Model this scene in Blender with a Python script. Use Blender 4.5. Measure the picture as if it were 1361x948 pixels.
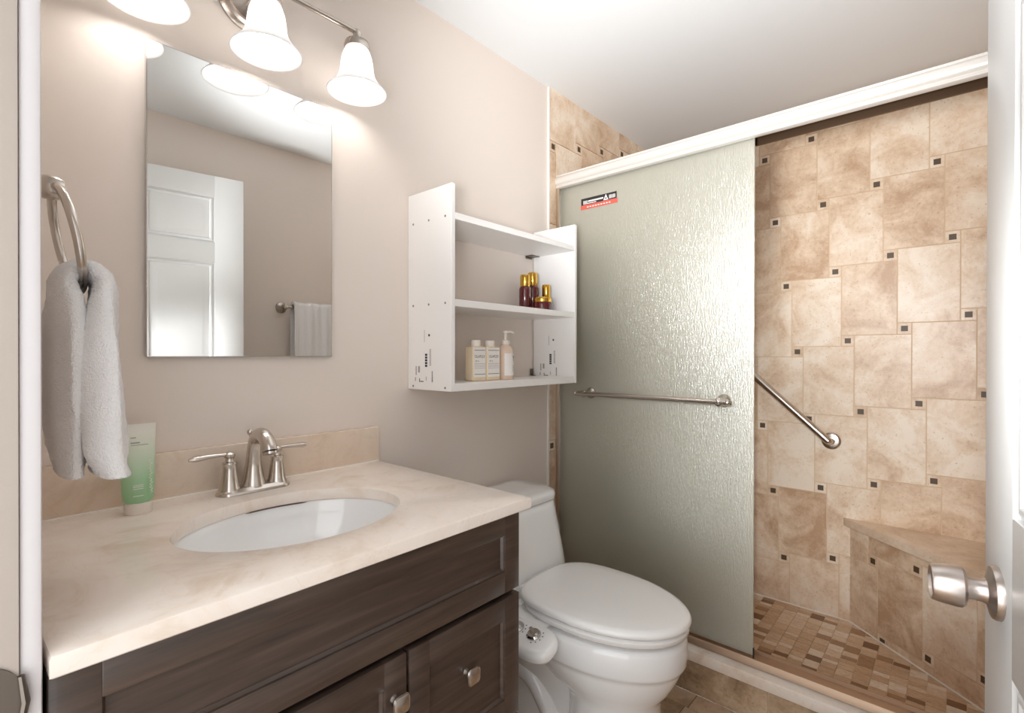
import bpy, bmesh, math, random
from math import sin, cos, pi, radians, sqrt
from mathutils import Vector, Matrix

for o in list(bpy.data.objects):
    bpy.data.objects.remove(o, do_unlink=True)
SC = bpy.context.scene
COL = SC.collection
random.seed(7)

# ---------------------------------------------------------------- camera, world, exposure
HC_ = 2.3288
F_PX, YAW, PITCH, ROLL = 670.82, 0.7221, -0.0038, 0.0013
cd = bpy.data.cameras.new('camera')
cam = bpy.data.objects.new('camera', cd)
COL.objects.link(cam)
cd.sensor_fit = 'HORIZONTAL'
cd.sensor_width = 36.0
cd.lens = F_PX / 1361 * 36.0
cd.clip_start = 0.02
fw = Vector((cos(YAW) * cos(PITCH), sin(YAW) * cos(PITCH), sin(PITCH)))
rt = Vector((sin(YAW), -cos(YAW), 0))
up = rt.cross(fw)
r2 = cos(ROLL) * rt + sin(ROLL) * up
u2 = -sin(ROLL) * rt + cos(ROLL) * up
M = Matrix((r2, u2, -fw)).transposed().to_4x4()
M.translation = (0, -1.315, 1.1862)
cam.matrix_world = M
SC.camera = cam

W_STRENGTH = 1.75
BULB = 18.0
FLASH = 130.0
DIRECT = 88.0
w = bpy.data.worlds.new('world')
SC.world = w
w.use_nodes = True
bg = w.node_tree.nodes['Background']
bg.inputs[0].default_value = (.965, .985, 1.0, 1)
bg.inputs[1].default_value = W_STRENGTH
SC.view_settings.view_transform = 'Standard'
SC.view_settings.look = 'None'
SC.view_settings.gamma = 1.0
SC.view_settings.use_curve_mapping = False
SC.view_settings.exposure = 0.6
SC.cycles.max_bounces = 14
SC.cycles.diffuse_bounces = 7
SC.cycles.glossy_bounces = 6
SC.cycles.transmission_bounces = 8
SC.cycles.transparent_max_bounces = 12
SC.cycles.use_denoising = True
SC.cycles.sample_clamp_indirect = 6.0
SC.cycles.caustics_reflective = False
SC.cycles.caustics_refractive = False

# the photographer's flash, held by the camera and bounced off the ceiling
def flash(power, cone, loc, aim, soft):
    ld = bpy.data.lights.new('camera_flash', 'SPOT')
    ld.energy = power
    ld.color = (.97, .985, 1.0)
    ld.spot_size = radians(cone)
    ld.spot_blend = 1.0
    ld.shadow_soft_size = soft
    lo = bpy.data.objects.new('camera_flash', ld)
    COL.objects.link(lo)
    lo.location = loc
    lo.rotation_euler = (Vector(aim) - Vector(loc)).to_track_quat('-Z', 'Y').to_euler()
flash(FLASH, 74, (.10, -1.06, 1.30), (1.92, -.62, HC_), .12)      # head tilted up
flash(DIRECT, 48, (.02, -1.30, 1.33), (2.40, -.91, .96), .05)    # straight ahead

# ---------------------------------------------------------------- materials
def lin(r, g, b):
    f = lambda c: ((c / 255) / 12.92 if c / 255 <= .04045 else ((c / 255 + .055) / 1.055) ** 2.4)
    return (f(r), f(g), f(b), 1)

class NT:
    def __init__(s, name):
        s.m = bpy.data.materials.new(name)
        s.m.use_nodes = True
        s.t = s.m.node_tree
        s.n = s.t.nodes
        s.out = [x for x in s.n if x.type == 'OUTPUT_MATERIAL'][0]
        s.p = [x for x in s.n if x.type == 'BSDF_PRINCIPLED'][0]
    def new(s, k, **kw):
        x = s.n.new(k)
        for a, v in kw.items():
            setattr(x, a, v)
        return x
    def link(s, a, b):
        s.t.links.new(a, b)
    def set(s, **kw):
        for a, v in kw.items():
            s.p.inputs[a.replace('_', ' ')].default_value = v
    def coord(s, scale=(1, 1, 1), out='Object', rot=(0, 0, 0)):
        tc = s.new('ShaderNodeTexCoord')
        mp = s.new('ShaderNodeMapping')
        mp.inputs['Scale'].default_value = scale
        mp.inputs['Rotation'].default_value = rot
        s.link(tc.outputs[out], mp.inputs['Vector'])
        return mp.outputs['Vector']
    def noise(s, vec, scale=5, detail=4, rough=.5, dist=0):
        x = s.new('ShaderNodeTexNoise')
        x.inputs['Scale'].default_value = scale
        x.inputs['Detail'].default_value = detail
        x.inputs['Roughness'].default_value = rough
        x.inputs['Distortion'].default_value = dist
        if vec is not None:
            s.link(vec, x.inputs['Vector'])
        return x.outputs['Fac']
    def ramp(s, fac, stops, interp='LINEAR'):
        x = s.new('ShaderNodeValToRGB')
        x.color_ramp.interpolation = interp
        e = x.color_ramp.elements
        while len(e) < len(stops):
            e.new(.5)
        for i, (p, c) in enumerate(stops):
            e[i].position = p
            e[i].color = c
        s.link(fac, x.inputs['Fac'])
        return x.outputs['Color']
    def math(s, op, a, b):
        x = s.new('ShaderNodeMath', operation=op)
        for i, v in enumerate((a, b)):
            if isinstance(v, (int, float)):
                x.inputs[i].default_value = v
            else:
                s.link(v, x.inputs[i])
        return x.outputs[0]
    def bump(s, h, strength=.2, dist=.002):
        x = s.new('ShaderNodeBump')
        x.inputs['Strength'].default_value = strength
        x.inputs['Distance'].default_value = dist
        s.link(h, x.inputs['Height'])
        s.link(x.outputs['Normal'], s.p.inputs['Normal'])
        return x.outputs['Normal']

def plain(name, col, rough=.5, metal=0.0, bump=None, coat=0.0, spec=.5):
    a = NT(name)
    a.set(Base_Color=col, Roughness=rough, Metallic=metal)
    a.p.inputs['Coat Weight'].default_value = coat
    a.p.inputs['Specular IOR Level'].default_value = spec
    if bump:
        v = a.coord()
        a.bump(a.noise(v, bump[0], 3), bump[1], bump[2])
    return a.m

MT = {}
MT['paint'] = plain('beige_wall_paint', lin(226, 215, 206), .55, bump=(180, .12, .001))
MT['ceil'] = plain('ceiling_paint', lin(228, 230, 231), .7, bump=(220, .1, .001))
MT['white'] = plain('white_trim_paint', lin(219, 219, 218), .32, bump=(60, .08, .001))
MT['jamb'] = plain('shaded_old_jamb_paint', lin(186, 175, 166), .42, bump=(45, .35, .002))  # old off-white paint, darkened further to hold the shade on the jamb
MT['casing'] = plain('white_casing_paint', lin(214, 210, 211), .4, bump=(45, .3, .002))
MT['melamine'] = plain('white_melamine', lin(240, 238, 236), .3)
MT['porcelain'] = plain('white_porcelain', lin(238, 238, 238), .12, coat=.6)
MT['seat'] = plain('white_seat_plastic', lin(240, 239, 238), .2, coat=.2)
MT['grout'] = plain('tan_grout', lin(214, 190, 160), .85, bump=(300, .3, .001))
MT['floor_grout'] = plain('dark_floor_grout', lin(120, 100, 82), .85)
MT['caulk'] = plain('white_caulk', lin(236, 232, 226), .5)
MT['accent'] = plain('dark_accent_tile', lin(84, 66, 46), .5, bump=(260, .3, .001))
MT['black'] = plain('black_ink', lin(38, 36, 36), .6)
MT['grey_ink'] = plain('grey_ink', lin(165, 162, 160), .6)
MT['red'] = plain('red_print', lin(206, 92, 78), .5)
MT['label'] = plain('white_label_paper', lin(238, 234, 230), .5)
MT['maroon'] = plain('maroon_glass', lin(84, 20, 24), .12, coat=.6)
MT['amber'] = plain('amber_liquid', lin(234, 214, 184), .2, coat=.3)
MT['peach'] = plain('clear_peach_plastic', lin(224, 200, 180), .25, coat=.3)
MT['cap'] = plain('white_cap_plastic', lin(236, 226, 216), .35)
MT['nightlight'] = plain('amber_plastic', lin(196, 140, 72), .25)
MT['silicone'] = plain('dark_caulk', lin(84, 66, 54), .8)
MT['gap_shadow'] = plain('painted_gap_shadow', lin(30, 26, 24), .8)
MT['rubber'] = plain('black_gasket', lin(48, 46, 42), .6)

def metal(name, col, rough, streak=None):
    a = NT(name)
    a.set(Base_Color=col, Metallic=1.0, Roughness=rough)
    if streak:
        v = a.coord(streak)
        f = a.noise(v, 1.0, 3)
        a.link(a.math('ADD', a.math('MULTIPLY', f, .06), rough - .03), a.p.inputs['Roughness'])
    return a.m
MT['nickel'] = metal('brushed_nickel', lin(204, 196, 188), .24, (90, 90, 900))
MT['knob'] = metal('satin_steel', lin(200, 190, 184), .30)
MT['chrome'] = metal('chrome', lin(214, 212, 210), .1)
MT['alu'] = metal('brushed_aluminium', lin(224, 212, 198), .3, (600, 20, 600))
MT['sill'] = metal('bronze_sill', lin(186, 160, 138), .48)
MT['channel'] = metal('dark_bronze_channel', lin(120, 96, 76), .4)
MT['gold'] = metal('polished_gold', lin(226, 180, 84), .14)
MT['steel_dark'] = metal('dark_steel', lin(120, 112, 104), .35)
MT['mirror'] = metal('mirror_silver', (.9, .91, .9, 1), 0.0)

def mk_header():
    a = NT('white_header_enamel')
    a.set(Base_Color=lin(218, 213, 207), Roughness=.22, Metallic=.25)
    return a.m
MT['header'] = mk_header()

def mk_tile(name, lo, mid, hi, pit, rough=.38):
    a = NT(name)
    tc = a.new('ShaderNodeTexCoord')
    at = a.new('ShaderNodeAttribute', attribute_name='tint')
    off = a.new('ShaderNodeVectorMath', operation='ADD')
    sc = a.new('ShaderNodeVectorMath', operation='SCALE')
    cb = a.new('ShaderNodeCombineXYZ')
    for i in range(3):
        a.link(at.outputs['Fac'], cb.inputs[i])
    a.link(cb.outputs[0], sc.inputs[0]); sc.inputs['Scale'].default_value = 23.0
    a.link(tc.outputs['Object'], off.inputs[0]); a.link(sc.outputs[0], off.inputs[1])
    v = off.outputs[0]
    big = a.noise(v, 6.5, 5, .6, .6)
    fine = a.noise(v, 60, 6, .7)
    f = a.math('ADD', a.math('MULTIPLY', big, .95), a.math('MULTIPLY', fine, .30))
    f = a.math('ADD', f, a.math('MULTIPLY', a.math('SUBTRACT', at.outputs['Fac'], .5), .16))
    col = a.ramp(f, [(.42, lo), (.61, mid), (.78, hi)])
    pits = a.noise(v, 120, 3, .6)
    pf = a.ramp(pits, [(.30, (1, 1, 1, 1)), (.36, (0, 0, 0, 1))])
    mx = a.new('ShaderNodeMix', data_type='RGBA')
    a.link(a.math('MULTIPLY', pf, .45), mx.inputs[0]); a.link(col, mx.inputs[6]); mx.inputs[7].default_value = pit
    a.link(mx.outputs[2], a.p.inputs['Base Color'])
    a.set(Roughness=rough)
    a.bump(fine, .12, .001)
    return a.m
MT['tile'] = mk_tile('travertine_tile', lin(190, 156, 125), lin(222, 197, 170), lin(237, 222, 203), lin(160, 126, 94))
MT['bench_tile'] = mk_tile('bench_tile', lin(206, 178, 150), lin(224, 202, 178), lin(236, 218, 198), lin(176, 146, 116))
MT['curb_tile'] = mk_tile('brown_curb_stone', lin(122, 98, 76), lin(172, 146, 118), lin(206, 182, 156), lin(90, 72, 56))
MT['floor_tile'] = mk_tile('brown_floor_tile', lin(140, 114, 90), lin(178, 150, 122), lin(200, 174, 146), lin(100, 80, 62))

def mk_mosaic():
    a = NT('mosaic_stone')
    at = a.new('ShaderNodeAttribute', attribute_name='tint')
    base = a.ramp(at.outputs['Fac'], [(0, lin(140, 106, 76)), (.07, lin(176, 140, 106)), (.18, lin(210, 178, 146)),
                                     (.45, lin(220, 192, 162)), (.66, lin(230, 206, 180)), (.84, lin(238, 222, 204))], 'CONSTANT')
    v = a.coord((40, 14, 40))
    n = a.noise(v, 3, 6, .65, 1.2)
    mul = a.ramp(n, [(.3, (.66, .6, .54, 1)), (.6, (1, 1, 1, 1))])
    mx = a.new('ShaderNodeMix', data_type='RGBA', blend_type='MULTIPLY')
    mx.inputs[0].default_value = .8
    a.link(base, mx.inputs[6]); a.link(mul, mx.inputs[7])
    a.link(mx.outputs[2], a.p.inputs['Base Color'])
    a.set(Roughness=.42)
    a.bump(n, .15, .001)
    return a.m
MT['mosaic'] = mk_mosaic()

def mk_marble(name, base, vein, light):
    a = NT(name)
    v = a.coord((1, 1, 1), rot=(0, 0, .5))
    n = a.noise(v, 7, 8, .62, .9)
    n2 = a.noise(v, 2.2, 3, .5)
    c = a.ramp(n, [(.30, vein), (.46, base), (.75, light)])
    w_ = a.noise(v, 5.0, 6, .6, 2.0)
    ridge = a.math('ABSOLUTE', a.math('SUBTRACT', w_, .5), 0)
    vf = a.ramp(ridge, [(0.0, (1, 1, 1, 1)), (.018, (0, 0, 0, 1))])
    mx = a.new('ShaderNodeMix', data_type='RGBA')
    a.link(a.math('MULTIPLY', a.math('MULTIPLY', vf, n2), .5), mx.inputs[0])
    a.link(c, mx.inputs[6]); mx.inputs[7].default_value = vein
    a.link(mx.outputs[2], a.p.inputs['Base Color'])
    a.set(Roughness=.24)
    return a.m
MT['marble'] = mk_marble('cream_marble', lin(233, 221, 210), lin(218, 199, 180), lin(240, 231, 223))
MT['splash'] = mk_marble('cream_marble_splash', lin(222, 204, 186), lin(208, 186, 164), lin(228, 212, 196))
MT['cap_marble'] = mk_marble('curb_cap_marble', lin(238, 226, 214), lin(220, 200, 180), lin(244, 236, 228))

def mk_wood():
    a = NT('espresso_stained_wood')
    v = a.coord((3.0, 40, 46))
    n = a.noise(v, 1.6, 7, .62, .4)
    c = a.ramp(n, [(.25, lin(50, 39, 33)), (.52, lin(70, 56, 48)), (.8, lin(88, 72, 62))])
    a.link(c, a.p.inputs['Base Color'])
    a.set(Roughness=.36)
    a.p.inputs['Coat Weight'].default_value = .15
    a.bump(n, .1, .001)
    return a.m
MT['wood'] = mk_wood()

def mk_towel():
    a = NT('white_terry_cloth')
    v = a.coord()
    n = a.noise(v, 420, 2, .6)
    n2 = a.noise(v, 120, 3, .6)
    a.set(Base_Color=lin(238, 236, 236), Roughness=.95)
    a.p.inputs['Sheen Weight'].default_value = .4
    a.bump(a.math('ADD', n, n2), .75, .004)
    return a.m
MT['towel'] = mk_towel()

def mk_shade():
    a = NT('frosted_white_glass')
    a.n.remove(a.p)
    tr = a.new('ShaderNodeBsdfTranslucent'); tr.inputs[0].default_value = (.97, .97, .97, 1)
    df = a.new('ShaderNodeBsdfDiffuse'); df.inputs[0].default_value = (.93, .93, .93, 1)
    gl = a.new('ShaderNodeBsdfGlossy'); gl.inputs['Roughness'].default_value = .25
    tp = a.new('ShaderNodeBsdfTransparent'); tp.inputs[0].default_value = (.98, .98, .98, 1)
    m1 = a.new('ShaderNodeMixShader'); m1.inputs[0].default_value = .70
    a.link(tr.outputs[0], m1.inputs[1]); a.link(df.outputs[0], m1.inputs[2])
    m2 = a.new('ShaderNodeMixShader'); m2.inputs[0].default_value = .06
    a.link(m1.outputs[0], m2.inputs[1]); a.link(gl.outputs[0], m2.inputs[2])
    m3 = a.new('ShaderNodeMixShader'); m3.inputs[0].default_value = .06
    a.link(m2.outputs[0], m3.inputs[1]); a.link(tp.outputs[0], m3.inputs[2])
    a.link(m3.outputs[0], a.out.inputs[0])
    return a.m
MT['shade'] = mk_shade()

def mk_bulb():
    a = NT('glowing_bulb')
    a.set(Base_Color=(1, 1, 1, 1))
    a.p.inputs['Emission Color'].default_value = (1.0, .97, .93, 1)
    a.p.inputs['Emission Strength'].default_value = BULB
    return a.m
MT['bulb'] = mk_bulb()

def mk_rain():
    a = NT('rain_textured_glass')
    v = a.coord((1, 240, 34))
    n = a.noise(v, 1.0, 5, .62, .5)
    v2 = a.coord((1, 420, 90))
    n2 = a.noise(v2, 1.0, 3, .6)
    h = a.math('ADD', n, a.math('MULTIPLY', n2, .45))
    bp = a.new('ShaderNodeBump'); bp.inputs['Strength'].default_value = .55; bp.inputs['Distance'].default_value = .003
    a.link(h, bp.inputs['Height'])
    a.set(Base_Color=(.84, .88, .82, 1), Roughness=.42, IOR=1.35)
    a.p.inputs['Transmission Weight'].default_value = 1.0
    a.link(bp.outputs[0], a.p.inputs['Normal'])
    gl = a.new('ShaderNodeBsdfGlossy'); gl.inputs['Roughness'].default_value = .21
    gl.inputs[0].default_value = (.95, .96, .95, 1)
    a.link(bp.outputs[0], gl.inputs['Normal'])
    df = a.new('ShaderNodeBsdfDiffuse'); df.inputs[0].default_value = (.77, .74, .61, 1)
    a.link(bp.outputs[0], df.inputs['Normal'])
    tl = a.new('ShaderNodeBsdfTranslucent'); tl.inputs[0].default_value = (.80, .80, .68, 1)
    a.link(bp.outputs[0], tl.inputs['Normal'])
    m0 = a.new('ShaderNodeMixShader'); m0.inputs[0].default_value = .5
    a.link(df.outputs[0], m0.inputs[1]); a.link(tl.outputs[0], m0.inputs[2])
    m1 = a.new('ShaderNodeMixShader'); m1.inputs[0].default_value = .78
    a.link(a.p.outputs[0], m1.inputs[1]); a.link(m0.outputs[0], m1.inputs[2])
    m2 = a.new('ShaderNodeMixShader'); m2.inputs[0].default_value = .25
    a.link(m1.outputs[0], m2.inputs[1]); a.link(gl.outputs[0], m2.inputs[2])
    a.link(m2.outputs[0], a.out.inputs[0])
    return a.m
MT['rain'] = mk_rain()

def mk_tube():
    a = NT('green_gradient_print')
    tc = a.new('ShaderNodeTexCoord')
    sp = a.new('ShaderNodeSeparateXYZ')
    a.link(tc.outputs['Generated'], sp.inputs[0])
    c = a.ramp(sp.outputs['Z'], [(0.0, lin(146, 190, 144)), (.30, lin(162, 202, 160)), (.62, lin(206, 220, 198)), (.88, lin(226, 226, 214)), (1.0, lin(228, 226, 218))])
    a.link(c, a.p.inputs['Base Color'])
    a.set(Roughness=.3)
    return a.m
MT['tube'] = mk_tube()
MT['clearcap'] = plain('frosted_clear_cap', lin(226, 218, 210), .2, coat=.3)

# ---------------------------------------------------------------- builders
class B:
    """collects shapes in world coordinates; build() links them as one mesh object"""
    def __init__(s):
        s.bm = bmesh.new()
        s.mi = 0
    def face(s, pts, mi=None):
        vs = [s.bm.verts.new(p) for p in pts]
        f = s.bm.faces.new(vs)
        f.material_index = s.mi if mi is None else mi
        return f
    def box(s, lo, hi, bev=0.0, seg=2, mi=None):
        x0, y0, z0 = [min(a, b) for a, b in zip(lo, hi)]
        x1, y1, z1 = [max(a, b) for a, b in zip(lo, hi)]
        t = bmesh.new()
        vs = [t.verts.new(p) for p in [(x0,y0,z0),(x1,y0,z0),(x1,y1,z0),(x0,y1,z0),(x0,y0,z1),(x1,y0,z1),(x1,y1,z1),(x0,y1,z1)]]
        for f in [(0,3,2,1),(4,5,6,7),(0,1,5,4),(1,2,6,5),(2,3,7,6),(3,0,4,7)]:
            t.faces.new([vs[i] for i in f])
        if bev:
            bmesh.ops.bevel(t, geom=list(t.edges), offset=bev, segments=seg, profile=.5, affect='EDGES')
        s.merge(t, mi)
        return s
    def merge(s, t, mi=None, mat=None):
        mp = {}
        for v in t.verts:
            mp[v] = s.bm.verts.new(mat @ v.co if mat is not None else v.co)
        for f in t.faces:
            try:
                g = s.bm.faces.new([mp[v] for v in f.verts])
                g.material_index = s.mi if mi is None else mi
            except ValueError:
                pass
        t.free()
    def loft(s, rings, cap0=True, cap1=True, closed=True, mi=None):
        R = [[s.bm.verts.new(p) for p in r] for r in rings]
        m = s.mi if mi is None else mi
        n = len(R[0])
        for a, b in zip(R, R[1:]):
            for i in range(n if closed else n - 1):
                j = (i + 1) % n
                f = s.bm.faces.new([a[i], a[j], b[j], b[i]])
                f.material_index = m
        if cap0:
            s.bm.faces.new(list(reversed(R[0]))).material_index = m
        if cap1:
            s.bm.faces.new(R[-1]).material_index = m
        return s
    def lathe(s, origin, axis, prof, n=32, mi=None, caps=(True, True)):
        """prof: (radius, distance along axis)"""
        ax = Vector(axis).normalized()
        ref = Vector((0, 0, 1)) if abs(ax.z) < .9 else Vector((1, 0, 0))
        a = ax.cross(ref).normalized(); b = ax.cross(a)
        o = Vector(origin)
        rings = []
        for r, h in prof:
            r = max(r, 1e-4)
            rings.append([o + ax * h + a * r * cos(2 * pi * i / n) + b * r * sin(2 * pi * i / n) for i in range(n)])
        return s.loft(rings, caps[0], caps[1], True, mi)
    def tube(s, pts, rad, n=14, mi=None, caps=True, smooth=0, flat=1.0):
        P = [Vector(p) for p in pts]
        R = rad if isinstance(rad, (list, tuple)) else [rad] * len(P)
        if smooth:
            P, R = spline(P, R, smooth)
        rings = []
        prev = None
        for i, p in enumerate(P):
            t = (P[min(i + 1, len(P) - 1)] - P[max(i - 1, 0)]).normalized()
            if prev is None:
                ref = Vector((0, 0, 1)) if abs(t.z) < .9 else Vector((0, 1, 0))
                nn = (ref - t * ref.dot(t)).normalized()
            else:
                nn = (prev - t * prev.dot(t)).normalized()
            prev = nn
            bb = t.cross(nn)
            rings.append([p + nn * R[i] * flat * cos(2 * pi * k / n) + bb * R[i] * sin(2 * pi * k / n) for k in range(n)])
        return s.loft(rings, caps, caps, True, mi)
    def prism(s, poly, d, mi=None):
        """poly: list of 3D points, d: extrusion vector"""
        d = Vector(d)
        a = [Vector(p) for p in poly]
        return s.loft([a, [p + d for p in a]], True, True, True, mi)
    def build(s, name, mats, parent=None, smooth=40, origin=None, recalc=True):
        if recalc:
            bmesh.ops.recalc_face_normals(s.bm, faces=list(s.bm.faces))
        off = Vector((0, 0, 0))
        if parent is not None:
            off = Vector(parent.get('_o', (0, 0, 0)))
        elif origin is not None:
            off = Vector(origin)
        for v in s.bm.verts:
            v.co -= off
        me = bpy.data.meshes.new(name)
        s.bm.to_mesh(me)
        s.bm.free()
        for m in (mats if isinstance(mats, (list, tuple)) else [mats]):
            me.materials.append(MT[m] if isinstance(m, str) else m)
        if smooth:
            me.shade_smooth()
            me.set_sharp_from_angle(angle=radians(smooth))
        o = bpy.data.objects.new(name, me)
        COL.objects.link(o)
        if parent is not None:
            o.parent = parent
            o['_o'] = tuple(off)
        elif origin is not None:
            o.location = off
            o['_o'] = tuple(off)
        return o

def spline(P, R, k):
    oP, oR = [], []
    n = len(P)
    for i in range(n - 1):
        p0, p1, p2, p3 = P[max(i-1,0)], P[i], P[i+1], P[min(i+2,n-1)]
        for j in range(k):
            t = j / k
            oP.append(.5 * ((2*p1) + (p2-p0)*t + (2*p0-5*p1+4*p2-p3)*t*t + (3*p1-p0-3*p2+p3)*t**3))
            oR.append(R[i] + (R[i+1]-R[i])*t)
    oP.append(P[-1]); oR.append(R[-1])
    return oP, oR

def thing(name, label, cat, loc, group=None):
    o = bpy.data.objects.new(name, None)
    o.empty_display_size = .05
    COL.objects.link(o)
    o.location = loc
    o['_o'] = tuple(loc)
    o['label'] = label
    o['category'] = cat
    if group:
        o['group'] = group
    return o

def tag(o, label, cat, group=None):
    o['label'] = label
    o['category'] = cat
    if group:
        o['group'] = group
    return o

def struct(o, label=None, cat=None):
    o['kind'] = 'structure'
    if label:
        o['label'] = label
    if cat:
        o['category'] = cat
    return o

def sbox(name, lo, hi, m, bev=0.0):
    return struct(B().box(lo, hi, bev).build(name, m))

def clip(poly, region):
    """Sutherland-Hodgman, region convex CCW"""
    out = poly
    for i in range(len(region)):
        a, b = region[i], region[(i + 1) % len(region)]
        ex, ey = b[0]-a[0], b[1]-a[1]
        side = lambda p: ex*(p[1]-a[1]) - ey*(p[0]-a[0])
        inp, out = out, []
        for k in range(len(inp)):
            p, q = inp[k], inp[(k+1) % len(inp)]
            sp, sq = side(p), side(q)
            if sp >= 0:
                out.append(p)
            if (sp >= 0) != (sq >= 0):
                t = sp / (sp - sq)
                out.append((p[0]+(q[0]-p[0])*t, p[1]+(q[1]-p[1])*t))
        if len(out) < 3:
            return []
    return out

def area(p):
    return .5 * sum(p[i][0]*p[(i+1)%len(p)][1] - p[(i+1)%len(p)][0]*p[i][1] for i in range(len(p)))

class Tiles:
    """tiles as thin raised slabs over a grout bed; each slab carries a random 'tint'"""
    def __init__(s, O, U, V, N):
        s.O, s.U, s.V, s.N = Vector(O), Vector(U), Vector(V), Vector(N)
        s.v, s.f, s.m, s.t = [], [], [], []
    def P(s, p, h):
        return s.O + s.U*p[0] + s.V*p[1] + s.N*h
    def add(s, poly, h, mi, tint, h0=0.0):
        n = len(poly)
        b = len(s.v)
        for p in poly: s.v.append(s.P(p, h0))
        for p in poly: s.v.append(s.P(p, h))
        flip = s.U.cross(s.V).dot(s.N) < 0
        fs = [list(range(b+n, b+2*n))]
        for i in range(n):
            j = (i+1) % n
            fs.append([b+i, b+j, b+n+j, b+n+i])
        for f in fs:
            s.f.append(f[::-1] if flip else f); s.m.append(mi); s.t.append(tint)
    def build(s, name, mats, parent=None):
        off = Vector(parent.get('_o', (0,0,0))) if parent is not None else Vector((0,0,0))
        me = bpy.data.meshes.new(name)
        me.from_pydata([tuple(p-off) for p in s.v], [], s.f)
        for m in mats: me.materials.append(MT[m])
        me.polygons.foreach_set('material_index', s.m)
        at = me.attributes.new('tint', 'FLOAT', 'FACE')
        at.data.foreach_set('value', s.t)
        me.update()
        o = bpy.data.objects.new(name, me)
        COL.objects.link(o)
        if parent is not None: o.parent = parent
        return o

TW, TH, TS, GR = .198, .31, .048, .0021     # hopscotch pattern: tile width, height, inset, half joint
def hopscotch(T, region, acc, h=.0035, seed=1):
    """acc: uv centre of one dark accent"""
    rnd = random.Random(seed)
    us = [p[0] for p in region]; vs = [p[1] for p in region]
    T.add(region, .001, 1, .5)
    sub = lambda a, b, c, d: [(a+GR, b+GR), (c-GR, b+GR), (c-GR, d-GR), (a+GR, d-GR)]
    for i in range(-30, 31):
        for j in range(-30, 31):
            x = acc[0]-TS/2 + i*TW - j*TS
            y = acc[1]-TS/2 + i*TS + j*TH
            if x < min(us)-.4 or x > max(us)+.4 or y < min(vs)-.5 or y > max(vs)+.5:
                continue
            q = clip(sub(x-TW, y, x, y+TH), region)
            if q and area(q) > 2e-5: T.add(q, h, 0, rnd.random())
            q = clip(sub(x, y, x+TS, y+TS), region)
            if q and area(q) > 2e-5: T.add(q, h, 0, rnd.random())
            r = .0115
            q = clip([(x+TS/2-r, y+TS/2-r), (x+TS/2+r, y+TS/2-r), (x+TS/2+r, y+TS/2+r), (x+TS/2-r, y+TS/2+r)], region)
            if q and area(q) > 1e-5: T.add(q, h+.0008, 2, rnd.random())

def text_bm(txt, size, font=None):
    cu = bpy.data.curves.new('t', 'FONT')
    cu.body = txt
    cu.size = size
    cu.align_x = 'CENTER'; cu.align_y = 'CENTER'
    ob = bpy.data.objects.new('t', cu)
    COL.objects.link(ob)
    dg = bpy.context.evaluated_depsgraph_get()
    me = bpy.data.meshes.new_from_object(ob.evaluated_get(dg))
    bm = bmesh.new()
    bm.from_mesh(me)
    bpy.data.objects.remove(ob, do_unlink=True)
    bpy.data.curves.remove(cu)
    bpy.data.meshes.remove(me)
    return bm

def put_text(b, txt, size, at, U, V, mi=None, sx=1.0):
    U, V = Vector(U), Vector(V)
    m = Matrix((U*sx, V, U.cross(V))).transposed().to_4x4()
    m.translation = at
    b.merge(text_bm(txt, size), mi, m)

# ---------------------------------------------------------------- room dimensions
HC = 2.3288          # ceiling
XL, XR = .053, 2.66  # left wall face, shower back wall face
YF = -1.541          # wall opposite the mirror
XT = 1.727           # tile starts
DY0, DY1 = -.605, -1.497   # doorway

# ---------------------------------------------------------------- shell
sbox('wall_back', (-.10, 0, -.02), (2.80, .10, HC+.1), 'paint')
sbox('wall_front', (-.06, YF-.10, -.02), (2.80, YF, HC+.1), 'paint')
sbox('wall_right', (XR, YF-.05, -.02), (XR+.10, .05, HC+.1), 'paint')
b = B()
b.box((-.06, DY0+.018, -.02), (XL, .05, HC+.1))
b.box((-.06, YF-.02, -.02), (XL, DY1-.018, HC+.1))
b.box((-.06, DY1-.018, 2.068), (XL, DY0+.018, HC+.1))
struct(b.build('wall_left', 'paint', smooth=0))
sbox('ceiling', (-.06, YF-.1, HC), (2.80, .1, HC+.08), 'ceil')

# bathroom floor: stone tiles with joints
T = Tiles((0, 0, -.0045), (1, 0, 0), (0, 1, 0), (0, 0, 1))
reg = [(-.9, YF), (1.745, YF), (1.745, 0), (-.9, 0)]
T.add(reg, .0036, 1, .5, -.05)
rnd = random.Random(5)
strip = .085
y = YF
while y < 0:
    q = clip([(1.745-strip+.002, y+.002), (1.743, y+.002), (1.743, y+.298), (1.745-strip+.002, y+.298)], reg)
    if q: T.add(q, .0045, 0, rnd.random())
    y += .30
for i in range(0, 14):
    for j in range(-12, 2):
        x0, y0 = 1.747-strip-(i+1)*.20, j*.20-.03
        q = clip([(x0+.002, y0+.002), (x0+.198, y0+.002), (x0+.198, y0+.198), (x0+.002, y0+.198)], reg)
        if q: T.add(q, .0045, 0, rnd.random())
struct(T.build('floor', ['floor_tile', 'floor_grout']))

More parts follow.
